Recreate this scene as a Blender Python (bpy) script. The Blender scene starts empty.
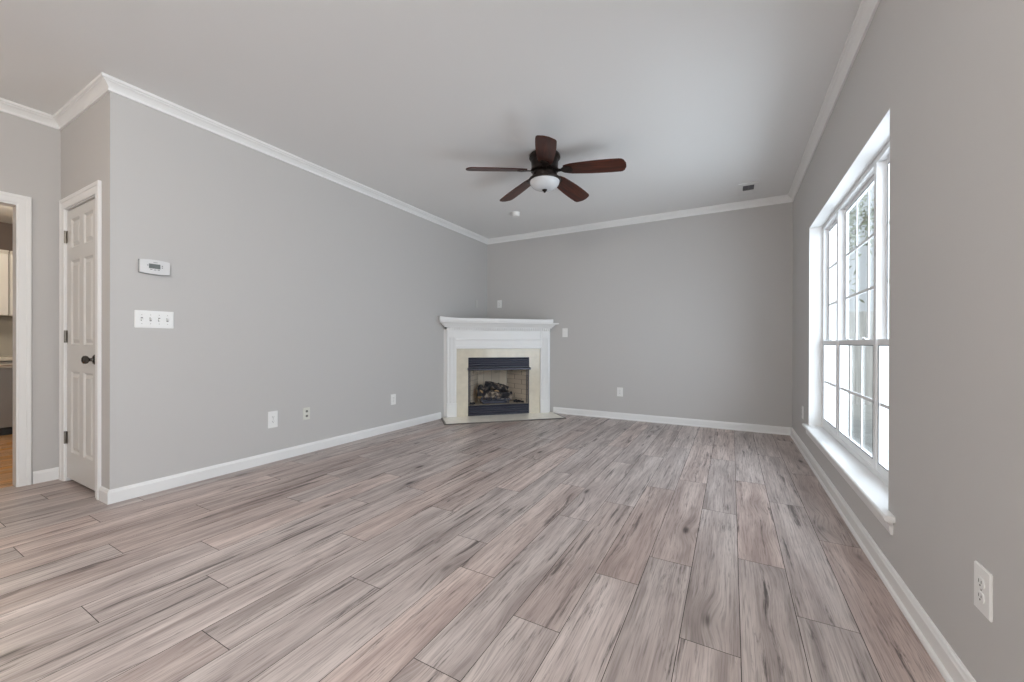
import bpy, bmesh, math, random
from mathutils import Vector, Matrix
random.seed(7)
S = bpy.context.scene
COL = S.collection
PI = math.pi

# ---------------------------------------------------------------- camera
CAM_H = 1.03
YAW, PITCH, ROLL = 0.5055, -0.0016, 0.0025
cd = bpy.data.cameras.new('camera'); cam = bpy.data.objects.new('camera', cd); COL.objects.link(cam)
F = Vector((-math.sin(YAW)*math.cos(PITCH), math.cos(YAW)*math.cos(PITCH), math.sin(PITCH)))
R0 = Vector((math.cos(YAW), math.sin(YAW), 0)); U0 = R0.cross(F)
RV = R0*math.cos(ROLL)+U0*math.sin(ROLL); UV = U0*math.cos(ROLL)-R0*math.sin(ROLL)
M = Matrix((RV, UV, -F)).transposed().to_4x4(); M.translation = (0, 0, CAM_H)
cam.matrix_world = M
cd.sensor_width = 36; cd.lens = 396.7/1024*36; cd.shift_y = 2.7/1024
cd.clip_start = 0.02; cd.clip_end = 200
S.camera = cam

# ---------------------------------------------------------------- view + sky
S.view_settings.view_transform = 'Standard'; S.view_settings.look = 'None'
S.view_settings.gamma = 1.0; S.view_settings.use_curve_mapping = False
S.view_settings.exposure = 0.07
S.cycles.use_denoising = True
S.cycles.max_bounces = 10; S.cycles.diffuse_bounces = 7; S.cycles.transparent_max_bounces = 12
S.cycles.sample_clamp_indirect = 6.0
W = bpy.data.worlds.new('sky'); S.world = W; W.use_nodes = True
bg = W.node_tree.nodes['Background']
bg.inputs['Color'].default_value = (0.86, 0.93, 1.0, 1); bg.inputs['Strength'].default_value = 0.85

def area(name, loc, rot, sx, sy, energy, color, portal=False):
    l = bpy.data.lights.new(name, 'AREA'); l.shape = 'RECTANGLE'; l.size = sx; l.size_y = sy
    l.energy = energy; l.color = color
    o = bpy.data.objects.new(name, l); COL.objects.link(o); o.location = loc; o.rotation_euler = rot
    if portal: l.cycles.is_portal = True
    return o
# daylight that reaches the right-hand windows from the bright open side of the house
area('daylight', (1.55, -0.1, 1.45), (0, math.radians(90), 0), 3.1, 9.4, 490, (0.81, 0.89, 1.0))
# hazy sun over the roof: it runs along the window wall and lights the garden only
sl = bpy.data.lights.new('sun', 'SUN'); sl.energy = 1.3; sl.angle = math.radians(5); sl.color = (1.0, 0.97, 0.93)
so_ = bpy.data.objects.new('sun', sl); COL.objects.link(so_)
so_.rotation_euler = Vector((0.25, 0.65, -0.72)).to_track_quat('-Z', 'Y').to_euler()

# ---------------------------------------------------------------- helpers
def lin(r, g, b):
    f = lambda c: (c/255/12.92) if c/255 <= 0.04045 else ((c/255+0.055)/1.055)**2.4
    return (f(r), f(g), f(b), 1)

def mat(name, col, rough=0.5, metal=0.0, spec=0.5, var=0.0, vscale=(8, 8, 8), bump=0.0, bscale=200, coat=0.0):
    m = bpy.data.materials.new(name); m.use_nodes = True
    nt = m.node_tree; b = nt.nodes['Principled BSDF']
    b.inputs['Base Color'].default_value = col if len(col) == 4 else (*col, 1)
    b.inputs['Roughness'].default_value = rough; b.inputs['Metallic'].default_value = metal
    b.inputs['Specular IOR Level'].default_value = spec
    if coat: b.inputs['Coat Weight'].default_value = coat; b.inputs['Coat Roughness'].default_value = 0.15
    tc = nt.nodes.new('ShaderNodeTexCoord')
    if var > 0:
        mp = nt.nodes.new('ShaderNodeMapping'); mp.inputs['Scale'].default_value = vscale
        nz = nt.nodes.new('ShaderNodeTexNoise'); nz.inputs['Scale'].default_value = 1; nz.inputs['Detail'].default_value = 4
        nt.links.new(tc.outputs['Object'], mp.inputs['Vector']); nt.links.new(mp.outputs[0], nz.inputs['Vector'])
        rp = nt.nodes.new('ShaderNodeValToRGB'); c = b.inputs['Base Color'].default_value
        rp.color_ramp.elements[0].position = 0.3; rp.color_ramp.elements[1].position = 0.7
        rp.color_ramp.elements[0].color = (c[0]*(1-var), c[1]*(1-var), c[2]*(1-var), 1)
        rp.color_ramp.elements[1].color = (min(1, c[0]*(1+var)), min(1, c[1]*(1+var)), min(1, c[2]*(1+var)), 1)
        nt.links.new(nz.outputs['Fac'], rp.inputs['Fac']); nt.links.new(rp.outputs['Color'], b.inputs['Base Color'])
    if bump > 0:
        n2 = nt.nodes.new('ShaderNodeTexNoise'); n2.inputs['Scale'].default_value = bscale; n2.inputs['Detail'].default_value = 2
        nt.links.new(tc.outputs['Object'], n2.inputs['Vector'])
        bp = nt.nodes.new('ShaderNodeBump'); bp.inputs['Strength'].default_value = bump; bp.inputs['Distance'].default_value = 0.002
        nt.links.new(n2.outputs['Fac'], bp.inputs['Height']); nt.links.new(bp.outputs['Normal'], b.inputs['Normal'])
    return m

class MB:
    """collects shapes, then links them as one mesh object"""
    def __init__(s): s.bm = bmesh.new()
    def box(s, x0, x1, y0, y1, z0, z1, bev=0.0):
        vs = [s.bm.verts.new(v) for v in ((x0,y0,z0),(x1,y0,z0),(x1,y1,z0),(x0,y1,z0),(x0,y0,z1),(x1,y0,z1),(x1,y1,z1),(x0,y1,z1))]
        fs = [s.bm.faces.new([vs[i] for i in q]) for q in ((0,3,2,1),(4,5,6,7),(0,1,5,4),(1,2,6,5),(2,3,7,6),(3,0,4,7))]
        if bev > 0:
            es = {e for f in fs for e in f.edges}
            bmesh.ops.bevel(s.bm, geom=list(es), offset=bev, segments=2, affect='EDGES', profile=0.6)
        return s
    def quad(s, *p):
        s.bm.faces.new([s.bm.verts.new(q) for q in p]); return s
    def prism(s, pts, axis, a0, a1):
        """polygon pts (u,v) extruded along axis from a0 to a1"""
        def mk(u, v, a): return {'x': (a, u, v), 'y': (u, a, v), 'z': (u, v, a)}[axis]
        A = [s.bm.verts.new(mk(u, v, a0)) for u, v in pts]; B = [s.bm.verts.new(mk(u, v, a1)) for u, v in pts]
        n = len(pts)
        s.bm.faces.new(A[::-1]); s.bm.faces.new(B)
        for i in range(n): s.bm.faces.new((A[i], A[(i+1) % n], B[(i+1) % n], B[i]))
        return s
    def lathe(s, prof, seg=48, cx=0, cy=0, mtx=None):
        rings = []
        for r, z in prof:
            if r < 1e-6: rings.append([s.bm.verts.new((cx, cy, z))])
            else: rings.append([s.bm.verts.new((cx+r*math.cos(2*PI*k/seg), cy+r*math.sin(2*PI*k/seg), z)) for k in range(seg)])
        new = [v for r_ in rings for v in r_]
        for a, b in zip(rings, rings[1:]):
            for k in range(seg):
                k2 = (k+1) % seg
                if len(a) == 1 and len(b) == 1: continue
                if len(a) == 1: s.bm.faces.new((a[0], b[k], b[k2]))
                elif len(b) == 1: s.bm.faces.new((a[k], b[0], a[k2]))
                else: s.bm.faces.new((a[k], b[k], b[k2], a[k2]))
        for r_ in (rings[0], rings[-1]):
            if len(r_) > 1: s.bm.faces.new(r_)
        if mtx is not None: bmesh.ops.transform(s.bm, matrix=mtx, verts=new)
        return s
    def cyl(s, p, q, r, seg=16, r2=None):
        p = Vector(p); q = Vector(q); d = q-p
        mt = Matrix.Translation(p) @ d.to_track_quat('Z', 'Y').to_matrix().to_4x4()
        return s.lathe([(r, 0), (r if r2 is None else r2, d.length)], seg, mtx=mt)
    def sweep(s, a, b, va, vb, prof):
        """profile (offset, z) from a to b (xy); va / vb = offset direction (xy) at each end, mitred or plain"""
        A = [s.bm.verts.new((a[0]+va[0]*o, a[1]+va[1]*o, z)) for o, z in prof]
        B = [s.bm.verts.new((b[0]+vb[0]*o, b[1]+vb[1]*o, z)) for o, z in prof]
        n = len(prof)
        for i in range(n): s.bm.faces.new((A[i], A[(i+1) % n], B[(i+1) % n], B[i]))
        s.bm.faces.new(A[::-1]); s.bm.faces.new(B); return s
    def build(s, name, m, parent=None, loc=None, rot=None, smooth=False):
        bmesh.ops.recalc_face_normals(s.bm, faces=s.bm.faces[:])
        me = bpy.data.meshes.new(name); s.bm.to_mesh(me); s.bm.free()
        for mm in (m if isinstance(m, (list, tuple)) else [m]): me.materials.append(mm)
        o = bpy.data.objects.new(name, me); COL.objects.link(o)
        if parent: o.parent = parent
        if loc: o.location = loc
        if rot: o.rotation_euler = rot
        if smooth:
            for p in me.polygons: p.use_smooth = True
            try: me.set_sharp_from_angle(angle=math.radians(35))
            except Exception: pass
        return o

def tag(o, label=None, cat=None, group=None, kind=None):
    if label: o['label'] = label
    if cat: o['category'] = cat
    if group: o['group'] = group
    if kind: o['kind'] = kind
    return o
def thing(name, loc, label=None, cat=None, group=None, rz=0.0, kind=None):
    o = bpy.data.objects.new(name, None); o.empty_display_size = 0.1; COL.objects.link(o)
    o.location = loc; o.rotation_euler = (0, 0, rz)
    return tag(o, label, cat, group, kind)
def structure(o, label, cat): return tag(o, label, cat, kind='structure')

def wall_cells(axis, a0, a1, u0, u1, z0, z1, holes=()):
    """slab wall with rectangular holes (u0,u1,z0,z1); axis = direction of its thickness"""
    mb = MB(); us = sorted({u0, u1, *[h[0] for h in holes], *[h[1] for h in holes]}); zs = sorted({z0, z1, *[h[2] for h in holes], *[h[3] for h in holes]})
    us = [u for u in us if u0 <= u <= u1]; zs = [z for z in zs if z0 <= z <= z1]
    def solid(i, j):
        if i < 0 or j < 0 or i >= len(us)-1 or j >= len(zs)-1: return False
        uc = (us[i]+us[i+1])/2; zc = (zs[j]+zs[j+1])/2
        return not any(h[0] < uc < h[1] and h[2] < zc < h[3] for h in holes)
    P = (lambda a, u, z: (a, u, z)) if axis == 'x' else (lambda a, u, z: (u, a, z))
    for i in range(len(us)-1):
        for j in range(len(zs)-1):
            if not solid(i, j): continue
            U0_, U1_, Z0_, Z1_ = us[i], us[i+1], zs[j], zs[j+1]
            for a in (a0, a1): mb.quad(P(a,U0_,Z0_), P(a,U1_,Z0_), P(a,U1_,Z1_), P(a,U0_,Z1_))
            if not solid(i-1, j): mb.quad(P(a0,U0_,Z0_), P(a1,U0_,Z0_), P(a1,U0_,Z1_), P(a0,U0_,Z1_))
            if not solid(i+1, j): mb.quad(P(a0,U1_,Z0_), P(a1,U1_,Z0_), P(a1,U1_,Z1_), P(a0,U1_,Z1_))
            if not solid(i, j-1): mb.quad(P(a0,U0_,Z0_), P(a1,U0_,Z0_), P(a1,U1_,Z0_), P(a0,U1_,Z0_))
            if not solid(i, j+1): mb.quad(P(a0,U0_,Z1_), P(a1,U0_,Z1_), P(a1,U1_,Z1_), P(a0,U1_,Z1_))
    bmesh.ops.remove_doubles(mb.bm, verts=mb.bm.verts[:], dist=1e-5)
    return mb

# ---------------------------------------------------------------- materials
WALL = mat('wall_paint', lin(201, 199, 197), 0.75, spec=0.25, bump=0.05, bscale=350)
CEIL = mat('ceiling_paint', lin(236, 236, 235), 0.9, spec=0.1, bump=0.05, bscale=300)
TRIM = mat('white_trim_paint', lin(240, 240, 239), 0.35, spec=0.4)
DOORM = mat('door_paint', lin(218, 216, 212), 0.3, spec=0.4)
VINYL = mat('white_vinyl', lin(240, 241, 242), 0.35)
PLASTIC = mat('white_plastic', lin(242, 242, 240), 0.35)
IVORY = mat('ivory_plastic', lin(222, 222, 213), 0.4)
DARK = mat('dark_slot', (0.02, 0.02, 0.022), 0.6)
STEEL = mat('satin_nickel', (0.52, 0.50, 0.47), 0.32, metal=1.0)
HINGE = mat('aged_nickel', (0.28, 0.26, 0.23), 0.35, metal=1.0)
PEWTER = mat('dark_pewter', (0.12, 0.11, 0.10), 0.25, metal=1.0)
BRONZE = mat('oil_rubbed_bronze', (0.030, 0.022, 0.018), 0.38, metal=0.7, var=0.4, vscale=(30, 30, 30))
TILE = mat('cream_marble_tile', lin(222, 214, 196), 0.15, var=0.05, vscale=(14, 14, 14))
BLACKM = mat('black_metal', (0.050, 0.052, 0.074), 0.28, metal=0.3, spec=0.7)
FROST = mat('frosted_glass', lin(222, 224, 226), 0.25, spec=0.5)
LCD = mat('grey_display', lin(105, 110, 108), 0.2)
GREYP = mat('grey_print', lin(120, 120, 120), 0.5)
GASKET = mat('grey_gasket', lin(70, 72, 75), 0.6)

def glass_mat():
    m = bpy.data.materials.new('window_glass'); m.use_nodes = True; nt = m.node_tree; nt.nodes.clear()
    out = nt.nodes.new('ShaderNodeOutputMaterial'); mx = nt.nodes.new('ShaderNodeMixShader')
    tr = nt.nodes.new('ShaderNodeBsdfTransparent'); gl = nt.nodes.new('ShaderNodeBsdfGlossy'); fr = nt.nodes.new('ShaderNodeLayerWeight'); fr.inputs['Blend'].default_value = 0.5
    pw = nt.nodes.new('ShaderNodeMath'); pw.operation = 'POWER'; pw.inputs[1].default_value = 5
    ma = nt.nodes.new('ShaderNodeMath'); ma.operation = 'MULTIPLY_ADD'; ma.inputs[1].default_value = 0.45; ma.inputs[2].default_value = 0.03
    nt.links.new(fr.outputs['Facing'], pw.inputs[0]); nt.links.new(pw.outputs[0], ma.inputs[0])
    tr.inputs['Color'].default_value = (0.95, 0.97, 0.97, 1); gl.inputs['Roughness'].default_value = 0.0
    nt.links.new(ma.outputs[0], mx.inputs[0]); nt.links.new(tr.outputs[0], mx.inputs[1]); nt.links.new(gl.outputs[0], mx.inputs[2])
    nt.links.new(mx.outputs[0], out.inputs[0]); return m
GLASS = glass_mat()

def plank_mat(name, light, mid, dark, streak, rough=0.36, knots=True):
    m = bpy.data.materials.new(name); m.use_nodes = True; nt = m.node_tree; N = nt.nodes; L = nt.links
    b = N['Principled BSDF']
    def math_(op, a, c=None, v=None):
        n = N.new('ShaderNodeMath'); n.operation = op
        L.new(a, n.inputs[0])
        if c is not None: L.new(c, n.inputs[1])
        elif v is not None: n.inputs[1].default_value = v
        return n.outputs[0]
    def mixc(fac, a, c):
        n = N.new('ShaderNodeMix'); n.data_type = 'RGBA'
        L.new(fac, n.inputs['Factor'])
        for sock, val in ((n.inputs['A'], a), (n.inputs['B'], c)):
            if hasattr(val, 'links'): L.new(val, sock)
            else: sock.default_value = val
        return n.outputs['Result']
    def ramp(x, p0, p1, v0=0.0, v1=1.0):
        n = N.new('ShaderNodeMapRange'); n.interpolation_type = 'SMOOTHSTEP'
        L.new(x, n.inputs['Value'])
        n.inputs['From Min'].default_value = p0; n.inputs['From Max'].default_value = p1
        n.inputs['To Min'].default_value = v0; n.inputs['To Max'].default_value = v1
        return n.outputs['Result']
    tc = N.new('ShaderNodeTexCoord'); at = N.new('ShaderNodeAttribute'); at.attribute_name = 'plank'
    sc = N.new('ShaderNodeVectorMath'); sc.operation = 'SCALE'; L.new(at.outputs['Color'], sc.inputs[0]); sc.inputs['Scale'].default_value = 37.0
    ad = N.new('ShaderNodeVectorMath'); ad.operation = 'ADD'; L.new(tc.outputs['Object'], ad.inputs[0]); L.new(sc.outputs[0], ad.inputs[1])
    sep = N.new('ShaderNodeSeparateColor'); L.new(at.outputs['Color'], sep.inputs[0])
    def mapped(s, src=ad.outputs[0]):
        mp = N.new('ShaderNodeMapping'); mp.inputs['Scale'].default_value = s; L.new(src, mp.inputs['Vector']); return mp.outputs[0]
    def noise(v, scale=1.0, detail=3.0, rough_=0.5, dist=0.0):
        n = N.new('ShaderNodeTexNoise'); L.new(v, n.inputs['Vector']); n.inputs['Scale'].default_value = scale
        n.inputs['Detail'].default_value = detail; n.inputs['Roughness'].default_value = rough_; n.inputs['Distortion'].default_value = dist
        return n.outputs['Fac']
    # knots: few voronoi cells per plank, stretched along the grain
    vo = N.new('ShaderNodeTexVoronoi'); vo.feature = 'F1'; vo.inputs['Scale'].default_value = 1.0
    L.new(mapped((5.2, 1.9, 1.0)), vo.inputs['Vector'])
    kd = vo.outputs['Distance']
    kc = N.new('ShaderNodeSeparateColor'); L.new(vo.outputs['Color'], kc.inputs[0])
    has = ramp(kc.outputs[0], 0.38, 0.46)
    # the grain swirls round the knots
    sw = math_('MULTIPLY', ramp(kd, 0.0, 0.45, 1.0, 0.0), has)
    off = N.new('ShaderNodeCombineXYZ'); L.new(math_('MULTIPLY', sw, v=0.035), off.inputs[0])
    a2 = N.new('ShaderNodeVectorMath'); a2.operation = 'ADD'; L.new(ad.outputs[0], a2.inputs[0]); L.new(off.outputs[0], a2.inputs[1])
    bands = noise(mapped((13, 1.0, 1), a2.outputs[0]), 1.0, 5, 0.6, 0.2)
    broad = noise(mapped((11, 1.0, 1), a2.outputs[0]), 1.0, 4, 0.6, 0.2)
    fine = noise(mapped((120, 3.5, 1), a2.outputs[0]), 1.0, 3, 0.6)
    flecks = noise(mapped((60, 7, 1), a2.outputs[0]), 1.0, 6, 0.7, 0.4)
    pores = noise(mapped((260, 9, 1), a2.outputs[0]), 1.0, 2, 0.5)
    streaks = noise(mapped((26, 1.6, 1), a2.outputs[0]), 1.0, 6, 0.68, 0.25)
    c = mixc(ramp(bands, 0.34, 0.66), mid, light)
    c = mixc(math_('MULTIPLY', ramp(broad, 0.50, 0.70), v=0.60), c, dark)
    c = mixc(math_('MULTIPLY', ramp(streaks, 0.55, 0.68), v=0.88), c, streak)
    c = mixc(math_('MULTIPLY', ramp(fine, 0.45, 0.68), v=0.45), c, dark)
    c = mixc(math_('MULTIPLY', math_('MULTIPLY', ramp(flecks, 0.58, 0.70), ramp(streaks, 0.42, 0.62)), v=0.8), c, streak)
    c = mixc(math_('MULTIPLY', ramp(pores, 0.52, 0.72), v=0.35), c, streak)
    if knots:
        kn = math_('MULTIPLY', ramp(kd, 0.02, 0.13, 1.0, 0.0), has)
        halo = math_('MULTIPLY', math_('MULTIPLY', ramp(kd, 0.08, 0.5, 1.0, 0.0), has), v=0.40)
        c = mixc(halo, c, dark)
        c = mixc(math_('MULTIPLY', kn, ramp(fine, 0.3, 0.6, 0.5, 0.95)), c, streak)
    hv = N.new('ShaderNodeHueSaturation'); L.new(c, hv.inputs['Color'])
    L.new(ramp(sep.outputs[0], 0, 1, 0.91, 1.07), hv.inputs['Value']); L.new(ramp(sep.outputs[1], 0, 1, 0.80, 1.15), hv.inputs['Saturation'])
    L.new(hv.outputs[0], b.inputs['Base Color'])
    L.new(ramp(fine, 0.3, 0.7, rough-0.04, rough+0.08), b.inputs['Roughness'])
    b.inputs['Specular IOR Level'].default_value = 0.5
    bp = N.new('ShaderNodeBump'); bp.inputs['Strength'].default_value = 0.12; bp.inputs['Distance'].default_value = 0.001
    L.new(fine, bp.inputs['Height']); L.new(bp.outputs[0], b.inputs['Normal'])
    return m
LVP = plank_mat('vinyl_plank', lin(212, 197, 190), lin(180, 163, 157), lin(131, 115, 110), lin(58, 47, 44))
OAK = plank_mat('oak_strip', lin(214, 160, 92), lin(196, 140, 74), lin(168, 112, 56), lin(130, 82, 40), 0.3, knots=False)
SEAM = mat('seam', (0.035, 0.028, 0.024), 0.8)

# ---------------------------------------------------------------- room dimensions
XL, XR, YB, YD, XK = -3.463, 0.600, 5.428, 0.970, -4.430
H, ZC, YREAR = 2.700, 2.6234, -2.50
XK2 = XK-0.09            # kitchen face of the entry wall
WIN = (2.305, 4.349, 0.306, 2.058)          # y0,y1,z0,z1 of the window opening
DOORWAY = (-0.10, 0.773, 0.0, 2.014)        # opening to the kitchen in the entry wall
CLOSET = (-4.318, -3.680, 0.0, 2.016)
WIN2 = (-2.10, -0.056, 0.306, 2.058)        # a matching window further back, out of the picture

# ---------------------------------------------------------------- floor
def plank_floor(name, x0, x1, y0, y1, width, length, origin, phases, m, label, gap=0.0012):
    mb = MB(); lay = mb.bm.loops.layers.color.new('plank')
    k = math.floor((x0-origin)/width)
    while origin+k*width < x1:
        xa, xb = max(x0, origin+k*width), min(x1, origin+(k+1)*width)
        ph = phases.get(k, random.random()*length)
        y = ph - math.ceil((ph-y0)/length)*length
        while y < y1:
            ya, yb = max(y0, y), min(y1, y+length)
            if yb-ya > 0.004 and xb-xa > 0.004:
                f = mb.bm.faces.new([mb.bm.verts.new(v) for v in ((xa+gap,ya+gap,0),(xb-gap,ya+gap,0),(xb-gap,yb-gap,0),(xa+gap,yb-gap,0))])
                c = (random.random(), random.random(), random.random(), 1)
                for l in f.loops: l[lay] = c
            y += length
        k += 1
    f = mb.bm.faces.new([mb.bm.verts.new(v) for v in ((x0,y0,-0.002),(x1,y0,-0.002),(x1,y1,-0.002),(x0,y1,-0.002))]); f.material_index = 1
    mb.box(x0, x1, y0, y1, -0.15, -0.004)
    for f in mb.bm.faces:
        if f.calc_center_median().z < -0.003: f.material_index = 1
    return structure(mb.build(name, [m, SEAM]), label, 'floor')
PH = {-5: .979, -4: 1.316, -6: 1.484, -3: 1.74, -1: 1.50, -2: 2.0, 0: 2.19, -7: 1.72, -9: .704, -8: 1.185, -12: .54,
      -11: .88, -17: .53, -15: .774, -13: 1.017, -10: 1.43, -18: .845, -16: 1.23, -14: 1.58, -20: .567, 1: 1.835, 2: 1.36, 3: .9, -19: 1.1}
plank_floor('floor', XK-0.06, XR+0.02, YREAR, YB+0.02, 0.1872, 1.24, 0.030, PH, LVP, 'grey brown wood plank floor of the living room')
plank_floor('floor', -7.60, XK-0.061, -1.70, 2.60, 0.083, 0.95, 0.0, {}, OAK, 'honey oak strip floor beyond the doorway', 0.0005)

# ---------------------------------------------------------------- walls and ceiling
structure(wall_cells('x', XL-0.12, XL, YD, YB+0.12, 0, H).build('wall_left', WALL), 'long pale grey wall left of the fireplace', 'wall')
structure(wall_cells('y', YB, YB+0.12, XL, XR+0.2, 0, H).build('wall_back', WALL), 'pale grey wall right of the fireplace', 'wall')
structure(wall_cells('x', XR, XR+0.2, YREAR-0.2, YB, -0.15, H, [WIN, WIN2]).build('wall_right', WALL), 'pale grey wall with the big window', 'wall')
structure(wall_cells('y', YD, YD+0.12, XK, XL-0.12, 0, H, [CLOSET]).build('wall_closet', WALL), 'short wall that holds the white panel door', 'wall')
structure(wall_cells('x', XK2, XK, YREAR, YD+0.12, 0, H, [DOORWAY]).build('wall_entry', WALL), 'wall at far left with the cased opening', 'wall')
structure(wall_cells('y', YREAR-0.2, YREAR, XK2, XR, 0, H).build('wall_rear', WALL), 'plain wall behind the viewer', 'wall')
structure(MB().box(-7.8, XR+0.2, YREAR-0.2, YB+0.12, H, H+0.12).build('ceiling', CEIL), 'flat white ceiling of the living room', 'ceiling')
cl = MB().box(XK2-0.0, XL-0.12, 1.80, 1.90, 0, H).box(XK2, XK2+0.06, YD+0.12, 1.80, 0, H)
structure(cl.build('wall_storage', WALL), 'closet walls behind the panel door', 'wall')

# crown moulding and baseboards: one piece per wall, mitred at the corners
POLY = [(XK, YREAR), (XR, YREAR), (XR, YB), (XL, YB), (XL, YD), (XK, YD)]
def nrm(i):
    a, b = POLY[i], POLY[(i+1) % 6]; d = Vector((b[0]-a[0], b[1]-a[1])).normalized(); return Vector((-d.y, d.x))
def mitre(i):
    n0, n1 = nrm((i-1) % 6), nrm(i); return n0+n1          # right-angled corners
CROWN = [(0, ZC), (0.011, ZC), (0.013, ZC+0.003), (0.013, ZC+0.012), (0.008, ZC+0.0145), (0.010, ZC+0.022), (0.016, ZC+0.031), (0.025, ZC+0.041),
         (0.034, ZC+0.048), (0.040, ZC+0.0505), (0.040, ZC+0.0565), (0.050, ZC+0.0585), (0.052, ZC+0.063), (0.052, H-0.0005), (0, H-0.0005)]
names = ['rear', 'right', 'back', 'left', 'closet', 'entry']
for i in range(6):
    o = MB().sweep(POLY[i], POLY[(i+1) % 6], mitre(i), mitre((i+1) % 6), CROWN).build('trim_%d' % (i+1), TRIM)
    structure(o, 'white crown moulding along the %s wall' % names[i], 'crown moulding')
BB = [(0, 0.0005), (0.014, 0.0005), (0.014, 0.070), (0.011, 0.076), (0.009, 0.084), (0.005, 0.089), (0, 0.089)]
BBS = [(0, 0.0005), (0.025, 0.0005), (0.0245, 0.008), (0.021, 0.015), (0.014, 0.019), (0.014, 0.070), (0.011, 0.076), (0.009, 0.084), (0.005, 0.089), (0, 0.089)]
def base(side, segs, prof):
    mb = MB()
    for s_ in segs: mb.sweep(*s_, prof)
    structure(mb.build('baseboard_'+side, TRIM), 'white baseboard along the %s wall' % side, 'baseboard')
base('right', [(POLY[1], POLY[2], mitre(1), mitre(2))], BBS)
base('back', [(POLY[2], (-2.300, YB), mitre(2), nrm(2))], BBS)
base('left', [((XL, 4.250), POLY[4], nrm(3), mitre(4))], BB)
base('closet', [(POLY[4], (-3.601, YD), mitre(4), nrm(4)), ((-4.400, YD), POLY[5], nrm(4), mitre(5))], BB)
base('entry', [(POLY[5], (XK, 0.833), mitre(5), nrm(5)), ((XK, -0.18), POLY[0], nrm(5), mitre(0))], BB)
base('rear', [(POLY[0], POLY[1], mitre(0), mitre(1))], BBS)

# ---------------------------------------------------------------- window_1 (three mulled double-hung units)
ZM = 1.040
def sash(win, ya, yb, za, zb, xa, xb, cols, rows, rail_b, rail_t):
    st = 0.030; s_ = MB()
    s_.box(xa, xb, ya+.001, ya+st, za, zb, 0.002).box(xa, xb, yb-st, yb-.001, za, zb, 0.002)
    s_.box(xa, xb, ya+st, yb-st, za, za+rail_b, 0.002).box(xa, xb, ya+st, yb-st, zb-rail_t, zb, 0.002)
    so = s_.build('sash', VINYL, win)
    gx = xb-0.007; Ya, Yb, Za, Zb = ya+st, yb-st, za+rail_b, zb-rail_t
    MB().box(gx-0.002, gx+0.002, Ya-.004, Yb+.004, Za-.004, Zb+.004).build('pane', GLASS, so)
    g = MB()
    for xo in (gx-0.008,):
        for c in range(1, cols):
            y = Ya+(Yb-Ya)*c/cols; g.box(xo, xo+0.006, y-0.009, y+0.009, Za, Zb)
        for r in range(1, rows):
            z = Za+(Zb-Za)*r/rows; g.box(xo+.0008, xo+0.0052, Ya, Yb, z-0.009, z+0.009)
    g.build('grille', VINYL, so)
    k = MB()
    k.box(xa-0.001, xa+0.001, Ya-0.004, Ya, Za, Zb).box(xa-0.001, xa+0.001, Yb, Yb+0.004, Za, Zb).box(xa-.001, xa+.001, Ya, Yb, Zb, Zb+.004).box(xa-.001, xa+.001, Ya, Yb, Za-.004, Za)
    k.build('glazing_bead', GASKET, so)
    return so
def make_window(name, label, dims):
    win = structure(thing(name, (XR, 0, 0)), label, 'window')
    y0, y1, z0, z1 = dims
    e = 0.004
    mb = MB().box(0.0, 0.10, y1-e, y1, z0, z1).box(0, 0.10, y0, y0+e, z0, z1).box(0, 0.10, y0+e, y1-e, z1-e, z1)
    mb.build('jamb_liner', TRIM, win)
    # stool with horns, apron below it
    mb = MB().prism([(-0.034, 0.286), (-0.030, 0.282), (0.10, 0.282), (0.10, 0.308), (-0.030, 0.308), (-0.036, 0.304), (-0.038, 0.295)], 'y', y0+e, y1-e)
    mb.prism([(-0.034, 0.286), (-0.030, 0.282), (-0.0005, 0.282), (-0.0005, 0.308), (-0.030, 0.308), (-0.036, 0.304), (-0.038, 0.295)], 'y', y0-0.085, y0+e)
    mb.prism([(-0.034, 0.286), (-0.030, 0.282), (-0.0005, 0.282), (-0.0005, 0.308), (-0.030, 0.308), (-0.036, 0.304), (-0.038, 0.295)], 'y', y1-e, y1+0.085)
    mb.build('window_stool', TRIM, win)
    MB().prism([(-0.0005, 0.222), (-0.008, 0.222), (-0.012, 0.236), (-0.014, 0.262), (-0.022, 0.275), (-0.024, 0.2815), (-0.0005, 0.2815)], 'y', y0-0.06, y1+0.06).build('apron', TRIM, win)
    # frame: head, sill, side jambs and two mullions
    zs, zt = 0.308, z1-e
    MUL = (y0+0.570, y0+1.460); mw = 0.040
    fr = MB()
    fr.box(0.092, 0.150, y0+e, y1-e, zs, zs+0.032, 0.002).box(0.092, 0.150, y0+e, y1-e, zt-0.030, zt, 0.002)
    fr.box(0.095, 0.150, y0+e, y0+e+0.030, zs+0.03, zt-0.03, 0.002).box(0.095, 0.150, y1-e-0.030, y1-e, zs+0.03, zt-0.03, 0.002)
    fr.build('window_frame', VINYL, win)
    for y in MUL: MB().box(0.088, 0.152, y-mw/2, y+mw/2, zs+0.03, zt-0.03, 0.003).build('mullion', VINYL, win)
    ZM = 1.040
    units = [(y0+e+0.030, MUL[0]-mw/2, 2), (MUL[0]+mw/2, MUL[1]-mw/2, 3), (MUL[1]+mw/2, y1-e-0.030, 2)]
    for ya, yb, cols in units:
        sash(win, ya, yb, ZM-0.020, zt-0.030, 0.128, 0.146, cols, 3, 0.032, 0.034)
        lo = sash(win, ya, yb, zs+0.032, ZM+0.016, 0.094, 0.116, cols, 2, 0.050, 0.036)
        for q in ((0.28, 0.72) if cols == 3 else (0.5,)):
            yy = ya+(yb-ya)*q
            MB().box(0.098, 0.120, yy-0.028, yy+0.028, ZM+0.016, ZM+0.024, 0.003).box(0.090, 0.106, yy-0.010, yy+0.022, ZM+0.024, ZM+0.032, 0.003).build('sash_lock', VINYL, lo)
make_window('window_1', 'wide white window of three double hung units with grilles', WIN)
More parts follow.
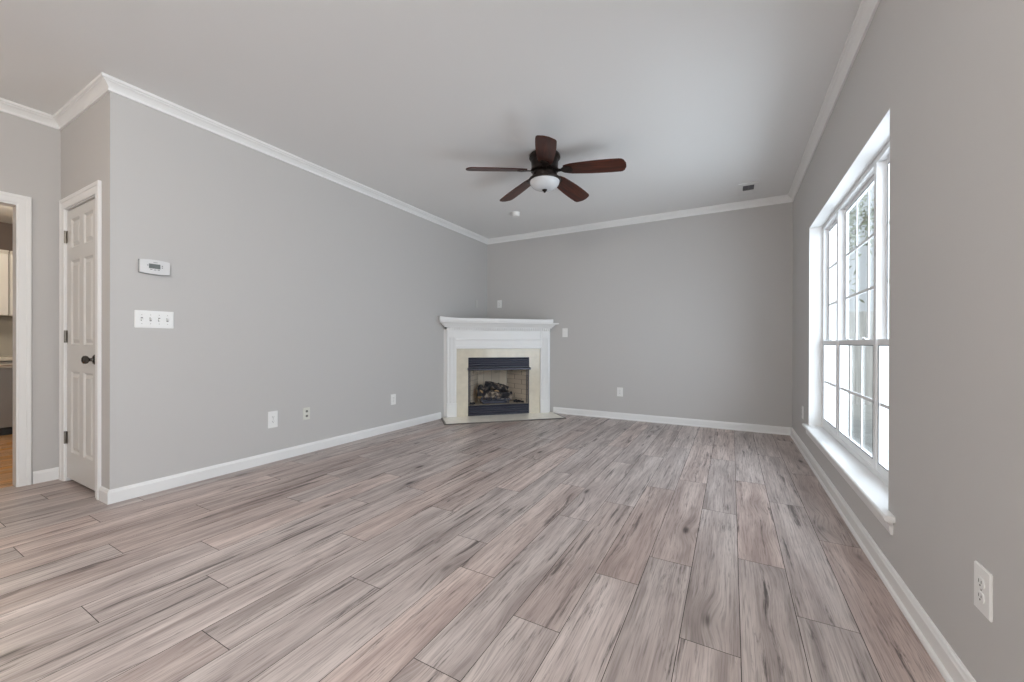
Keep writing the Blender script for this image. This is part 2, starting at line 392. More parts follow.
make_window('window_2', 'second window on the right wall behind the viewer', WIN2)

# ---------------------------------------------------------------- doorway casing to the kitchen, panel door of the closet
def casing(mb, axis, plane, sgn, u0, u1, ztop, w=0.068):
    """three-sided casing round an opening, profile stepped; sits on plane, thickness along sgn"""
    prof = [(0, 0.0003), (0, 0.010), (0.004, 0.012), (0.012, 0.0125), (w*0.62, 0.0135), (w*0.66, 0.017), (w-0.004, 0.0185), (w, 0.016), (w, 0.0003)]
    def pt(u, t, z): return (plane+sgn*t, u, z) if axis == 'x' else (u, plane+sgn*t, z)
    def run(A, B):
        A = [mb.bm.verts.new(pt(*v)) for v in A]; B = [mb.bm.verts.new(pt(*v)) for v in B]; n = len(A)
        for i in range(n): mb.bm.faces.new((A[i], A[(i+1) % n], B[(i+1) % n], B[i]))
        mb.bm.faces.new(A[::-1]); mb.bm.faces.new(B)
    run([(u0-o, t, 0.001) for o, t in prof], [(u0-o, t, ztop+o) for o, t in prof])
    run([(u0-o, t, ztop+o) for o, t in prof], [(u1+o, t, ztop+o) for o, t in prof])
    run([(u1+o, t, ztop+o) for o, t in prof], [(u1+o, t, 0.001) for o, t in prof])
dw = structure(thing('door_1', (0, 0, 0)), 'white cased opening to the kitchen at far left', 'doorway')
mb = MB(); casing(mb, 'x', XK, 1, DOORWAY[0]+0.012, DOORWAY[1]-0.009, DOORWAY[3]-0.004, 0.061); mb.build('casing', TRIM, dw)
mb = MB().box(XK2-.004, XK+.004, DOORWAY[1]-0.016, DOORWAY[1], 0.001, DOORWAY[3]).box(XK2-.004, XK+.004, DOORWAY[0], DOORWAY[0]+0.016, 0.001, DOORWAY[3]).box(XK2-.004, XK+.004, DOORWAY[0]+.016, DOORWAY[1]-.016, DOORWAY[3]-0.016, DOORWAY[3])
mb.build('jamb', TRIM, dw)

dr = structure(thing('door_2', (0, 0, 0)), 'white six panel closet door with dark knob and hinges', 'door')
mb = MB(); casing(mb, 'y', YD, -1, CLOSET[0]+0.004, CLOSET[1]-0.0, CLOSET[3]-0.006, 0.074); mb.build('casing', TRIM, dr)
mb = MB().box(CLOSET[0], CLOSET[0]+0.012, YD, YD+0.12, .001, CLOSET[3]).box(CLOSET[1]-0.010, CLOSET[1], YD, YD+0.12, .001, CLOSET[3]).box(CLOSET[0]+.012, CLOSET[1]-.010, YD, YD+0.12, CLOSET[3]-0.012, CLOSET[3])
mb.build('jamb', TRIM, dr)
dx0, dx1, dz0, dz1 = CLOSET[0]+0.015, CLOSET[1]-0.012, 0.030, 1.992
yf = YD+0.004
pc = [(dx0+0.085, dx0+0.265), (dx1-0.265, dx1-0.085)]
pr = [(0.225, 0.815), (1.010, 1.620), (1.715, 1.925)]
us = sorted([dx0, dx1]+[v for p in pc for v in p]); zz = sorted([dz0, dz1]+[v for p in pr for v in p])
mb = MB()
for i in range(len(us)-1):
    for j in range(len(zz)-1):
        ua, ub, za, zb = us[i], us[i+1], zz[j], zz[j+1]
        if (ua, ub) in pc and (za, zb) in pr:
            rings = [(0, 0), (0.012, 0.011), (0.018, 0.011), (0.040, 0.002)]
            prev = None
            for ins, dep in rings:
                r_ = [mb.bm.verts.new((x, yf+dep, z)) for x, z in ((ua+ins, za+ins), (ub-ins, za+ins), (ub-ins, zb-ins), (ua+ins, zb-ins))]
                if prev:
                    for q in range(4): mb.bm.faces.new((prev[q], prev[(q+1) % 4], r_[(q+1) % 4], r_[q]))
                prev = r_
            mb.bm.faces.new(prev)
        else:
            mb.quad((ua, yf, za), (ub, yf, za), (ub, yf, zb), (ua, yf, zb))
Y2 = yf+0.036
mb.quad((dx0,Y2,dz0),(dx1,Y2,dz0),(dx1,Y2,dz1),(dx0,Y2,dz1)).quad((dx0,yf,dz0),(dx0,Y2,dz0),(dx0,Y2,dz1),(dx0,yf,dz1)).quad((dx1,yf,dz0),(dx1,Y2,dz0),(dx1,Y2,dz1),(dx1,yf,dz1))
mb.quad((dx0,yf,dz0),(dx1,yf,dz0),(dx1,Y2,dz0),(dx0,Y2,dz0)).quad((dx0,yf,dz1),(dx1,yf,dz1),(dx1,Y2,dz1),(dx0,Y2,dz1))
bmesh.ops.remove_doubles(mb.bm, verts=mb.bm.verts[:], dist=1e-5)
slab = mb.build('door_panel', DOORM, dr)
kx, kz = -3.738, 0.912
ko = MB().lathe([(0.033, 0), (0.033, 0.004), (0.028, 0.008), (0.015, 0.011), (0.011, 0.018), (0.011, 0.026), (0.016, 0.030), (0.024, 0.035), (0.028, 0.045), (0.026, 0.055), (0.016, 0.061), (0, 0.063)], 32,
                mtx=Matrix.Translation((kx, yf, kz)) @ Matrix.Rotation(math.radians(90), 4, 'X'))
tag(ko.build('knob', PEWTER, dr, smooth=True), 'dark round door knob')
for hz in (1.805, 1.070, 0.325):
    hg = MB().cyl((dx0-0.003, yf-0.008, hz-0.045), (dx0-0.003, yf-0.008, hz+0.045), 0.0075, 12).box(dx0-0.012, dx0-0.003, yf-0.006, yf-0.002, hz-0.044, hz+0.044)
    hg.box(dx0+0.0, dx0+0.024, yf-0.003, yf-0.0002, hz-0.044, hz+0.044)
    tag(hg.build('hinge', HINGE, dr, smooth=True), 'metal hinge')

# ---------------------------------------------------------------- fireplace across the back left corner
# local frame: x along the face, -y into the room
FP = (-2.8675, 4.8275, 0); FR = math.radians(45)
fp = thing('fireplace', FP, 'white mantel fireplace with cream tile across the room corner', 'fireplace', rz=FR)
# backing panels that reach the side walls
mb = MB().box(-0.782, -0.60, 0.057, 0.068, 0.013, 1.215).box(0.60, 0.782, 0.057, 0.068, 0.013, 1.215).box(-0.6, 0.6, 0.057, 0.068, 0.960, 1.215)
mb.build('backing_panel', TRIM, fp)
def fluted(x0_, x1_):
    mb = MB(); w = x1_-x0_; n = 5; m_ = 0.018; step = (w-2*m_)/n
    pts = [(x0_, 0.056), (x0_, 0.0)]
    for k in range(n):
        a = x0_+m_+k*step
        pts += [(a+step*0.18, 0.0), (a+step*0.30, 0.006), (a+step*0.5, 0.008), (a+step*0.70, 0.006), (a+step*0.82, 0.0)]
    pts += [(x1_, 0.0), (x1_, 0.056)]
    mb.prism(pts, 'z', 0.20, 1.10)
    mb.box(x0_-0.004, x1_+0.004, -0.010, 0.056, 0.0135, 0.20, 0.003)
    mb.box(x0_, x1_, -0.004, 0.056, 1.10, 1.205, 0.002)
    mb.box(x0_+0.022, x1_-0.022, -0.008, 0.0, 1.118, 1.188, 0.002)
    return mb
for a, b_ in ((-0.742, -0.615), (0.615, 0.742)): fluted(a, b_).build('pilaster', TRIM, fp)
mb = MB().box(-0.615, 0.615, 0.004, 0.031, 0.953, 1.205, 0.002)
mb.prism([(0.0305, 0.950), (-0.002, 0.950), (-0.006, 0.958), (-0.004, 0.985), (0.004, 0.992), (0.0305, 0.992)], 'x', -0.615, 0.615)
mb.prism([(0.0045, 1.066), (-0.006, 1.066), (-0.009, 1.073), (-0.004, 1.082), (0.0045, 1.086)], 'x', -0.615, 0.615)
mb.build('frieze', TRIM, fp)
# inner stop that frames the tile
for a in (-0.628, 0.612): MB().box(a, a+0.016, 0.012, 0.031, 0.013, 0.955).build('inner_stop', TRIM, fp)
# dentil course
mb = MB().box(-0.746, 0.746, -0.006, 0.056, 1.2055, 1.244)
x = -0.742
while x < 0.735:
    mb.box(x, x+0.018, -0.028, -0.0061, 1.207, 1.242); x += 0.0335
mb.build('dentil_band', TRIM, fp)
# bed moulding and shelf
def ring_sweep(mb, prof, ws, yb):
    """profile (offset, z) round the front and both returns of a box of half width ws"""
    dirs = [((-ws, yb), (-1, 0)), ((-ws, 0.0), (-1, -1)), ((ws, 0.0), (1, -1)), ((ws, yb), (1, 0))]
    rows = [[mb.bm.verts.new((p[0]+d[0]*o, p[1]+d[1]*o, z)) for o, z in prof] for p, d in dirs]
    n = len(prof)
    for A, B in zip(rows, rows[1:]):
        for i in range(n-1): mb.bm.faces.new((A[i], A[i+1], B[i+1], B[i]))
    for i in (0, n-1): mb.bm.faces.new([r_[i] for r_ in rows])
    mb.bm.faces.new(rows[0]); mb.bm.faces.new(rows[-1])
mb = MB(); ring_sweep(mb, [(0.006, 1.2445), (0.030, 1.2445), (0.033, 1.256), (0.038, 1.263), (0.050, 1.274), (0.068, 1.294), (0.076, 1.302), (0.080, 1.304)], 0.746, 0.045)
mb.build('bed_moulding', TRIM, fp)
mb = MB(); mb.box(-0.845, 0.855, -0.106, 0.040, 1.304, 1.320, 0.004)
# shelf board: the ends lift a little
xs_ = [-0.850+1.615*i/24 for i in range(25)]
def up(x): return 0.020*max(0, (-x-0.55)/0.30)**2+0.008*max(0, (x-0.55)/0.24)**2
rows = []
for x in xs_:
    t_ = 1.368+up(x)
    rows.append([mb.bm.verts.new(v) for v in ((x, 0.044, 1.3205), (x, -0.108, 1.3205), (x, -0.114, 1.330), (x, -0.114, t_-0.008), (x, -0.108, t_), (x, 0.044, t_))])
for A, B in zip(rows, rows[1:]):
    for i in range(6): mb.bm.faces.new((A[i], A[(i+1) % 6], B[(i+1) % 6], B[i]))
mb.bm.faces.new(rows[0]); mb.bm.faces.new(rows[-1])
mb.build('mantel_shelf', TRIM, fp)
# tile surround round the firebox opening (two legs and a head)
OW, OZ0, OZ1 = 0.446, 0.013, 0.826
mb = MB().box(-0.6115, -OW-.001, 0.026, 0.046, 0.013, OZ1, 0.001).box(OW+.001, 0.6115, 0.026, 0.046, 0.013, OZ1, 0.001).box(-0.6115, 0.6115, 0.026, 0.046, OZ1+.001, 0.953, 0.001)
mb.build('tile_surround', TILE, fp)

def firebrick(name, mortar, height):
    m = bpy.data.materials.new(name); m.use_nodes = True; nt = m.node_tree; b = nt.nodes['Principled BSDF']; b.inputs['Roughness'].default_value = 0.9
    tc = nt.nodes.new('ShaderNodeTexCoord'); sp = nt.nodes.new('ShaderNodeSeparateXYZ'); cb = nt.nodes.new('ShaderNodeCombineXYZ')
    ad = nt.nodes.new('ShaderNodeMath'); ad.operation = 'ADD'
    nt.links.new(tc.outputs['Object'], sp.inputs[0]); nt.links.new(sp.outputs['X'], ad.inputs[0]); nt.links.new(sp.outputs['Y'], ad.inputs[1])
    nt.links.new(ad.outputs[0], cb.inputs['X']); nt.links.new(sp.outputs['Z'], cb.inputs['Y'])
    br = nt.nodes.new('ShaderNodeTexBrick'); br.inputs['Scale'].default_value = 1
    br.inputs['Brick Width'].default_value = 0.12; br.inputs['Row Height'].default_value = height; br.inputs['Mortar Size'].default_value = mortar
    br.inputs['Color1'].default_value = lin(203, 190, 172); br.inputs['Color2'].default_value = lin(186, 174, 158); br.inputs['Mortar'].default_value = lin(120, 112, 104)
    nt.links.new(cb.outputs[0], br.inputs['Vector'])
    nz = nt.nodes.new('ShaderNodeTexNoise'); nz.inputs['Scale'].default_value = 7; nz.inputs['Detail'].default_value = 6
    nt.links.new(tc.outputs['Object'], nz.inputs['Vector'])
    # soot drifts down from the top of the firebox in patches
    mr = nt.nodes.new('ShaderNodeMapRange'); nt.links.new(sp.outputs['Z'], mr.inputs['Value'])
    mr.inputs['From Min'].default_value = 0.50; mr.inputs['From Max'].default_value = 0.72; mr.inputs['To Min'].default_value = -0.28; mr.inputs['To Max'].default_value = 0.30
    a2 = nt.nodes.new('ShaderNodeMath'); a2.operation = 'ADD'; nt.links.new(nz.outputs['Fac'], a2.inputs[0]); nt.links.new(mr.outputs[0], a2.inputs[1])
    st = nt.nodes.new('ShaderNodeMapRange'); nt.links.new(a2.outputs[0], st.inputs['Value']); st.inputs['From Min'].default_value = 0.50; st.inputs['From Max'].default_value = 0.85
    st.inputs['To Max'].default_value = 0.9
    mx = nt.nodes.new('ShaderNodeMix'); mx.data_type = 'RGBA'; nt.links.new(st.outputs[0], mx.inputs['Factor']); nt.links.new(br.outputs['Color'], mx.inputs['A'])
    mx.inputs['B'].default_value = lin(70, 60, 54); nt.links.new(mx.outputs['Result'], b.inputs['Base Color'])
    return m
FB = firebrick('firebrick', 0.002, 0.070); FBP = firebrick('fireback_panel', 0.002, 2.0)
# firebox: tapered sides, back, hearth floor and top
d0, d1 = 0.050, 0.440; bw = 0.235
P = lambda x, y, z: (x, y, z)
mb = MB()
for z_ in (0.150, 0.800):
    mb.quad((-OW, d0, z_), (OW, d0, z_), (bw*0.98, d1, z_), (-bw*0.98, d1, z_))
mb.quad((-OW, d0, 0.15), (-bw, d1, 0.15), (-bw, d1, 0.80), (-OW, d0, 0.80)); mb.quad((OW, d0, 0.15), (bw, d1, 0.15), (bw, d1, 0.80), (OW, d0, 0.80))
mb.quad((-bw, d1, 0.15), (bw, d1, 0.15), (bw, d1, 0.80), (-bw, d1, 0.80))
mb.bm.faces.ensure_lookup_table(); mb.bm.faces[-1].material_index = 1
fb = mb.build('firebox', [FB, FBP], fp)
so = fb.modifiers.new('shell', 'SOLIDIFY'); so.thickness = 0.008; so.offset = 1
# black louvred panels above and below, hood, side trims
def louvre(za, zb, name):
    mb = MB().box(-OW+.002, OW-.002, 0.036, 0.048, za, zb)
    n = 4; h_ = (zb-za-0.012)/n
    for k in range(n):
        a = za+0.006+k*h_
        mb.prism([(0.0355, a+h_*0.08), (0.022, a+h_*0.20), (0.020, a+h_*0.35), (0.0355, a+h_*0.92)], 'x', -OW+.006, OW-.006)
    mb.box(-OW+.002, -OW+.010, 0.018, 0.036, za, zb).box(OW-.010, OW-.002, 0.018, 0.036, za, zb)
    mb.box(-OW+.010, OW-.010, 0.018, 0.036, za, za+0.005).box(-OW+.010, OW-.010, 0.018, 0.036, zb-.005, zb)
    return mb.build(name, BLACKM, fp)
louvre(0.686, 0.825, 'upper_louvre'); louvre(0.014, 0.155, 'lower_louvre')
mb = MB().prism([(0.034, 0.684), (-0.012, 0.676), (-0.020, 0.668), (-0.020, 0.654), (-0.012, 0.648), (0.034, 0.660)], 'x', -OW-0.012, OW+0.012)
mb.build('hood', BLACKM, fp)
for a in (-OW+.002, OW-.009): MB().box(a, a+0.007, 0.030, 0.050, 0.156, 0.672).build('side_trim', BLACKM, fp)
# mesh screen drawn to each side, hanging on a rod
mb = MB()
for sgn in (-1, 1):
    for k in range(5):
        xx = sgn*(OW-0.016-k*0.0050); mb.cyl((xx, 0.056+0.006*(k % 2), 0.160), (xx, 0.056+0.006*(k % 2), 0.655), 0.0016, 6)
mb.cyl((-OW+.01, 0.058, 0.657), (OW-.01, 0.058, 0.657), 0.004, 8)
mb.build('spark_screen', BLACKM, fp)

# hearth slab in front
hs = thing('hearth', FP, 'low cream stone hearth slab on the floor before the fireplace', 'hearth', rz=FR)
mb = MB().prism([(-0.800, -0.425), (0.800, -0.425), (0.800, 0.030), (-0.800, 0.030)], 'z', 0.0006, 0.0125)
mb.build('slab', mat('pale_marble', lin(248, 242, 229), 0.22, var=0.05, vscale=(10, 10, 10)), hs)
EDGE = mat('dark_edge_strip', lin(112, 106, 100), 0.45)
mb = MB().prism([(-0.432, .0006), (-0.425, .0006), (-0.425, .0128), (-0.446, .0065), (-0.452, .0006)], 'x', -0.826, 0.826) if False else MB()
mb.box(-0.824, 0.824, -0.449, -0.4255, 0.0006, 0.0135, 0.003).box(-0.824, -0.8005, -0.4255, -0.020, 0.0006, 0.0135, 0.003).box(0.8005, 0.824, -0.4255, -0.020, 0.0006, 0.0135, 0.003)
tag(mb.build('edge_strip', EDGE, hs), 'grey edging strip')

# gas log set: grate and charred ceramic logs
def bark():
    m = bpy.data.materials.new('charred_log'); m.use_nodes = True; nt = m.node_tree; b = nt.nodes['Principled BSDF']; b.inputs['Roughness'].default_value = 0.85
    tc = nt.nodes.new('ShaderNodeTexCoord'); nz = nt.nodes.new('ShaderNodeTexNoise'); nz.inputs['Scale'].default_value = 16; nz.inputs['Detail'].default_value = 6
    nt.links.new(tc.outputs['Object'], nz.inputs['Vector'])
    rp = nt.nodes.new('ShaderNodeValToRGB'); el = rp.color_ramp.elements
    el[0].position = 0.36; el[0].color = (0.012, 0.013, 0.018, 1); el[1].position = 0.68; el[1].color = lin(170, 158, 142)
    e2 = el.new(0.52); e2.color = (0.035, 0.033, 0.036, 1); e3 = el.new(0.60); e3.color = lin(112, 100, 90)
    nt.links.new(nz.outputs['Fac'], rp.inputs[0]); nt.links.new(rp.outputs[0], b.inputs['Base Color'])
    bp = nt.nodes.new('ShaderNodeBump'); bp.inputs['Distance'].default_value = 0.01; bp.inputs['Strength'].default_value = 0.6
    nt.links.new(nz.outputs['Fac'], bp.inputs['Height']); nt.links.new(bp.outputs[0], b.inputs['Normal']); return m
BARK = bark(); CUT = mat('cut_wood_end', lin(196, 166, 128), 0.8, var=0.2, vscale=(40, 40, 40))
gl = thing('gas_log_set', (FP[0]-0.024, FP[1]-0.024, 0), 'charred ceramic logs on a black grate inside the firebox', 'fire logs', rz=FR)
ZF = 0.158
mb = MB()
for k in range(7):
    xx = -0.20+k*0.068
    mb.box(xx-0.006, xx+0.006, 0.10, 0.30, ZF+0.060, ZF+0.072); mb.box(xx-0.006, xx+0.006, 0.092, 0.104, ZF+0.060, ZF+0.105)
mb.box(-0.22, 0.23, 0.115, 0.128, ZF+0.048, ZF+0.060).box(-0.22, 0.23, 0.27, 0.283, ZF+0.048, ZF+0.060)
for xx in (-0.18, 0.19):
    for yy in (0.121, 0.276): mb.cyl((xx, yy, ZF), (xx, yy, ZF+0.050), 0.009, 10)
mb.box(-0.17, 0.18, 0.14, 0.26, ZF+0.0, ZF+0.035)
mb.build('grate', BLACKM, gl)
def log(p, q, r, seed):
    rnd = random.Random(seed); p = Vector(p); q = Vector(q); d = q-p; n = 14; sg = 18
    up_ = Vector((0, 0, 1)); u = d.cross(up_).normalized(); v = u.cross(d).normalized()
    mb = MB(); rings = []
    w = [rnd.uniform(-1, 1) for _ in range(12)]
    for i in range(n+1):
        t = i/n; c = p+d*t+u*(0.012*w[0]*math.sin(PI*t*1.5))+v*(0.016*w[1]*math.sin(PI*t))
        ring = []
        for k in range(sg):
            a = 2*PI*k/sg
            rr = r*(1+0.10*w[2]*math.sin(2*a+6*t)+0.09*math.sin(5*a+w[3]*9)+0.10*math.sin(7*t*w[4]*3+a*3)+0.05*rnd.uniform(-1, 1)-0.22*max(0, t-0.8)*2*abs(w[5]))
            ring.append(mb.bm.verts.new(c+u*rr*math.cos(a)+v*rr*math.sin(a)))
        rings.append(ring)
    for A, B in zip(rings, rings[1:]):
        for k in range(sg): mb.bm.faces.new((A[k], A[(k+1) % sg], B[(k+1) % sg], B[k]))
    for r_ in (rings[0], rings[-1]):
        f = mb.bm.faces.new(r_); f.material_index = 1
    # knot stub
    return mb
for i, (p, q, r) in enumerate([((-0.24, 0.26, ZF+0.135), (0.23, 0.28, ZF+0.125), 0.062), ((0.245, 0.118, ZF+0.118), (-0.215, 0.150, ZF+0.125), 0.050),
                               ((-0.21, 0.135, ZF+0.165), (-0.04, 0.27, ZF+0.255), 0.042), ((-0.13, 0.25, ZF+0.275), (0.20, 0.16, ZF+0.195), 0.044),
                               ((-0.225, 0.115, ZF+0.095), (-0.205, 0.230, ZF+0.250), 0.036), ((0.02, 0.130, ZF+0.165), (0.10, 0.27, ZF+0.255), 0.035)]):
    log(p, q, r, 10+i).build('log', [BARK, CUT], gl, smooth=True)
# lumps of lava rock on the firebox floor
mb = MB(); rnd = random.Random(4)
for k in range(46):
    sx = rnd.choice((-1, 1)); cx_, cy_ = sx*rnd.uniform(0.25, 0.39), rnd.uniform(0.075, 0.20)
    if sx < 0: cx_ = -rnd.uniform(0.34, 0.41); cy_ = rnd.uniform(0.075, 0.12)
    r = rnd.uniform(0.008, 0.018)
    g = bmesh.ops.create_icosphere(mb.bm, subdivisions=1, radius=r, matrix=Matrix.Translation((cx_, cy_, ZF+r*0.8+rnd.uniform(0, 0.014))))
    for v in g['verts']: v.co += Vector((rnd.uniform(-1, 1), rnd.uniform(-1, 1), rnd.uniform(-1, 1)))*r*0.25
tag(mb.build('lava_rock', mat('lava_rock', (0.03, 0.03, 0.035), 0.9), loc=FP, rot=(0, 0, FR)), 'black lava rock scattered on the firebox floor', 'lava rock', kind='stuff')

# ---------------------------------------------------------------- ceiling fan
def wood_mat(name, c1, c2):
    m = bpy.data.materials.new(name); m.use_nodes = True; nt = m.node_tree; b = nt.nodes['Principled BSDF']
    b.inputs['Roughness'].default_value = 0.38; b.inputs['Specular IOR Level'].default_value = 0.35
    tc = nt.nodes.new('ShaderNodeTexCoord'); mp = nt.nodes.new('ShaderNodeMapping'); mp.inputs['Scale'].default_value = (3, 34, 10)
    nz = nt.nodes.new('ShaderNodeTexNoise'); nz.inputs['Scale'].default_value = 1; nz.inputs['Detail'].default_value = 5; nz.inputs['Distortion'].default_value = 0.6
    rp = nt.nodes.new('ShaderNodeValToRGB'); rp.color_ramp.elements[0].position = 0.3; rp.color_ramp.elements[1].position = 0.72
    rp.color_ramp.elements[0].color = c1; rp.color_ramp.elements[1].color = c2
    nt.links.new(tc.outputs['Object'], mp.inputs[0]); nt.links.new(mp.outputs[0], nz.inputs['Vector']); nt.links.new(nz.outputs['Fac'], rp.inputs[0]); nt.links.new(rp.outputs[0], b.inputs['Base Color'])
    return m
BLADE = wood_mat('walnut_blade', lin(42, 18, 11), lin(94, 44, 26))
FC = (-1.456, 3.222); ZB = 2.500; FRAD = 0.702
fan = thing('ceiling_fan', (FC[0], FC[1], H), 'dark bronze ceiling fan with five walnut blades and white bowl light', 'ceiling fan')
MB().lathe([(0.128, -0.0005), (0.136, -0.010), (0.138, -0.030), (0.130, -0.042), (0.120, -0.052), (0.118, -0.120), (0.124, -0.132), (0.124, -0.142), (0.112, -0.150), (0.06, -0.152), (0, -0.152)], 56).build('motor_housing', BRONZE, fan, smooth=True)
MB().lathe([(0.055, -0.1525), (0.100, -0.1525), (0.108, -0.165), (0.112, -0.195), (0.108, -0.205), (0.05, -0.206)], 48).build('rotor', BRONZE, fan, smooth=True)
MB().lathe([(0.06, -0.2065), (0.118, -0.2065), (0.138, -0.214), (0.144, -0.224), (0.140, -0.234), (0.126, -0.236), (0.06, -0.236)], 56).build('light_fitter', BRONZE, fan, smooth=True)
prof = [(0.131, -0.2365)]+[(0.131*math.cos(a)**0.75, -0.238-0.070*math.sin(a)) for a in [PI/2*k/14 for k in range(0, 14)]]+[(0, -0.308)]
tag(MB().lathe(prof, 56).build('bowl_shade', FROST, fan, smooth=True), 'white frosted glass bowl')
MB().lathe([(0.0, -0.3085), (0.022, -0.3085), (0.024, -0.313), (0.016, -0.320), (0.010, -0.325), (0.008, -0.333), (0, -0.335)], 24).build('finial', BRONZE, fan, smooth=True)
def blade_mesh():
    mb = MB(); N_ = 26; r0, r1 = 0.175, FRAD; th = 0.0035
    def hw(t):
        w = 0.052+0.030*math.sin(PI*min(1, t*0.62+0.06))**1.0
        if t > 0.90: w *= math.sqrt(max(0.0, 1-((t-0.90)/0.104)**2.6))
        if t < 0.10: w *= 0.80+0.20*(t/0.10)
        return w
    rows = []
    for i in range(N_+1):
        t = (i/N_)**0.85 if i < N_ else 1.0
        x = r0+(r1-r0)*t; w = hw(t)
        rows.append([mb.bm.verts.new(v) for v in ((x, -w, -th), (x, -w*0.5, -th-.0008), (x, w*0.5, -th-.0008), (x, w, -th), (x, w, th), (x, w*.5, th+.0008), (x, -w*.5, th+.0008), (x, -w, th))])
    for A, B in zip(rows, rows[1:]):
        for k in range(8): mb.bm.faces.new((A[k], A[(k+1) % 8], B[(k+1) % 8], B[k]))
    mb.bm.faces.new(rows[0]); mb.bm.faces.new(rows[-1])
    return mb
def iron_mesh():
    mb = MB()
    mb.prism([(0.10, -0.020), (0.15, -0.016), (0.175, -0.038), (0.215, -0.044), (0.245, -0.030), (0.255, 0.0), (0.245, 0.030), (0.215, 0.044), (0.175, 0.038), (0.15, 0.016), (0.10, 0.020)], 'z', -0.0100, -0.0048)
    for x_, y_ in ((0.205, -0.026), (0.205, 0.026), (0.235, 0.0)):
        mb.lathe([(0.007, -0.0100), (0.006, -0.0125), (0, -0.0130)], 12, x_, y_)
    return mb
b0 = blade_mesh().build('blade', BLADE, fan, smooth=True); i0 = iron_mesh().build('blade_iron', BRONZE, b0)
ph = 2.009+PI; DROOP = math.radians(5.2)
for k in range(5):
    if k == 0: b_, i_ = b0, i0
    else:
        b_ = b0.copy(); COL.objects.link(b_); b_.parent = fan
        i_ = i0.copy(); COL.objects.link(i_); i_.parent = b_
    a = ph+k*2*PI/5
    b_.matrix_local = Matrix.Translation((0, 0, ZB+FRAD*math.sin(DROOP)-H)) @ Matrix.Rotation(a, 4, 'Z') @ Matrix.Rotation(DROOP, 4, 'Y') @ Matrix.Rotation(math.radians(-14), 4, 'X')

# ---------------------------------------------------------------- ceiling fittings
sd = thing('smoke_detector', (-2.418, 4.461, H), 'small round white smoke detector on the ceiling beyond the fan', 'smoke detector')
MB().lathe([(0.050, -0.0005), (0.051, -0.012), (0.047, -0.016), (0.0, -0.016)], 40).build('base_ring', PLASTIC, sd, smooth=True)
MB().lathe([(0.049, -0.0165), (0.049, -0.044), (0.045, -0.052), (0.030, -0.054), (0, -0.054)], 40).build('cover', PLASTIC, sd, smooth=True)
av = thing('air_vent', (0.152, 4.965, H), 'white ceiling air register with dark slots near the back wall', 'air vent')
mb = MB()
ow, ol, iw, il = 0.098, 0.185, 0.052, 0.085
for (a, b_, c, d) in ((-ow, -iw, -ol, ol), (iw, ow, -ol, ol), (-iw, iw, -ol, -0.125), (-iw, iw, 0.03, ol)): mb.box(a, b_, c, d, -0.012, -0.0006, 0.003)
mb.build('frame', mat('register_white', lin(232, 232, 231), 0.7), av)
MB().box(-iw, iw, -0.125, 0.03, -0.003, -0.0007).build('throat', DARK, av)
mb = MB()
for k in range(5):
    yy = -0.118+k*0.031; mb.prism([(yy, -0.0035), (yy+0.006, -0.0035), (yy+0.016, -0.011), (yy+0.012, -0.011)], 'x', -iw+.001, iw-.001)
mb.box(-0.004, 0.004, -0.125, 0.03, -0.0115, -0.0036)
mb.build('louver', mat('register_grey', lin(96, 96, 98), 0.5), av)

# ---------------------------------------------------------------- switches, outlets, thermostat
# local frame: x across, z up, -y out of the wall
def plate(mb, w, h, t=0.006): mb.prism([(-w/2+.004, -t), (w/2-.004, -t), (w/2, -t*0.5), (w/2, -.0004), (-w/2, -.0004), (-w/2, -t*0.5)], 'z', -h/2+.003, h/2-.003); mb.box(-w/2+.002, w/2-.002, -t*0.7, -.0004, -h/2, h/2, 0.001); return mb
def wallpos(wall, u, z):
    return {'L': ((XL, u, z), math.radians(90)), 'B': ((u, YB, z), 0.0), 'R': ((XR, u, z), math.radians(-90))}[wall]
def receptacle(parent, z, m):
    r = MB(); w, h = 0.017, 0.014
    pts = [(w*math.cos(a)*1.0, max(-h, min(h, w*math.sin(a)))) for a in [2*PI*k/24 for k in range(24)]]
    r.prism([(x, z+y) for x, y in pts], 'y', -0.0085, -0.0055)
    ro = r.build('receptacle', m, parent)
    MB().box(-0.0075, -0.0055, -0.0089, -0.0084, z-0.001, z+0.008).box(0.0050, 0.0070, -0.0089, -0.0084, z+0.000, z+0.007).cyl((0, -0.0084, z-0.0065), (0, -0.0089, z-0.0065), 0.0026, 10).build('slot', DARK, ro)
def outlet(wall, u, z, label, m=PLASTIC, w=0.078, h=0.122):
    loc, rz = wallpos(wall, u, z)
    o = thing('wall_outlet', loc, label, 'electrical outlet', rz=rz, group='wall outlets')
    plate(MB(), w, h).build('cover_plate', m, o)
    for dz in (0.0195, -0.0195): receptacle(o, dz, m)
    MB().cyl((0, -0.0055, 0), (0, -0.0072, 0), 0.003, 10).build('screw', STEEL, o)
    return o
outlet('L', 1.996, 0.366, 'larger white outlet low on the left wall nearest the closet corner', w=0.082, h=0.142)
outlet('L', 3.388, 0.367, 'white outlet low on the left wall close to the fireplace')
outlet('B', -3.233, 1.650, 'white outlet high on the back wall above the mantel')
outlet('B', -1.325, 0.369, 'white outlet low on the back wall right of the fireplace')
outlet('R', 4.668, 0.373, 'outlet seen edge on between window and back corner')
outlet('R', 1.556, 0.364, 'large white outlet low on the right wall in the foreground', w=0.082, h=0.126)
loc, rz = wallpos('L', 5.118, 1.634)
o = thing('blank_plate', loc, 'wall coloured blank plate high on left wall above the mantel', 'cover plate', rz=rz)
plate(MB(), 0.080, 0.120).build('cover_plate', mat('painted_plate', lin(206, 204, 200), 0.5), o)
for dz in (0.03, -0.03): MB().cyl((0, -0.0055, dz), (0, -0.0070, dz), 0.003, 10).build('screw', STEEL, o)
loc, rz = wallpos('L', 2.305, 0.369)
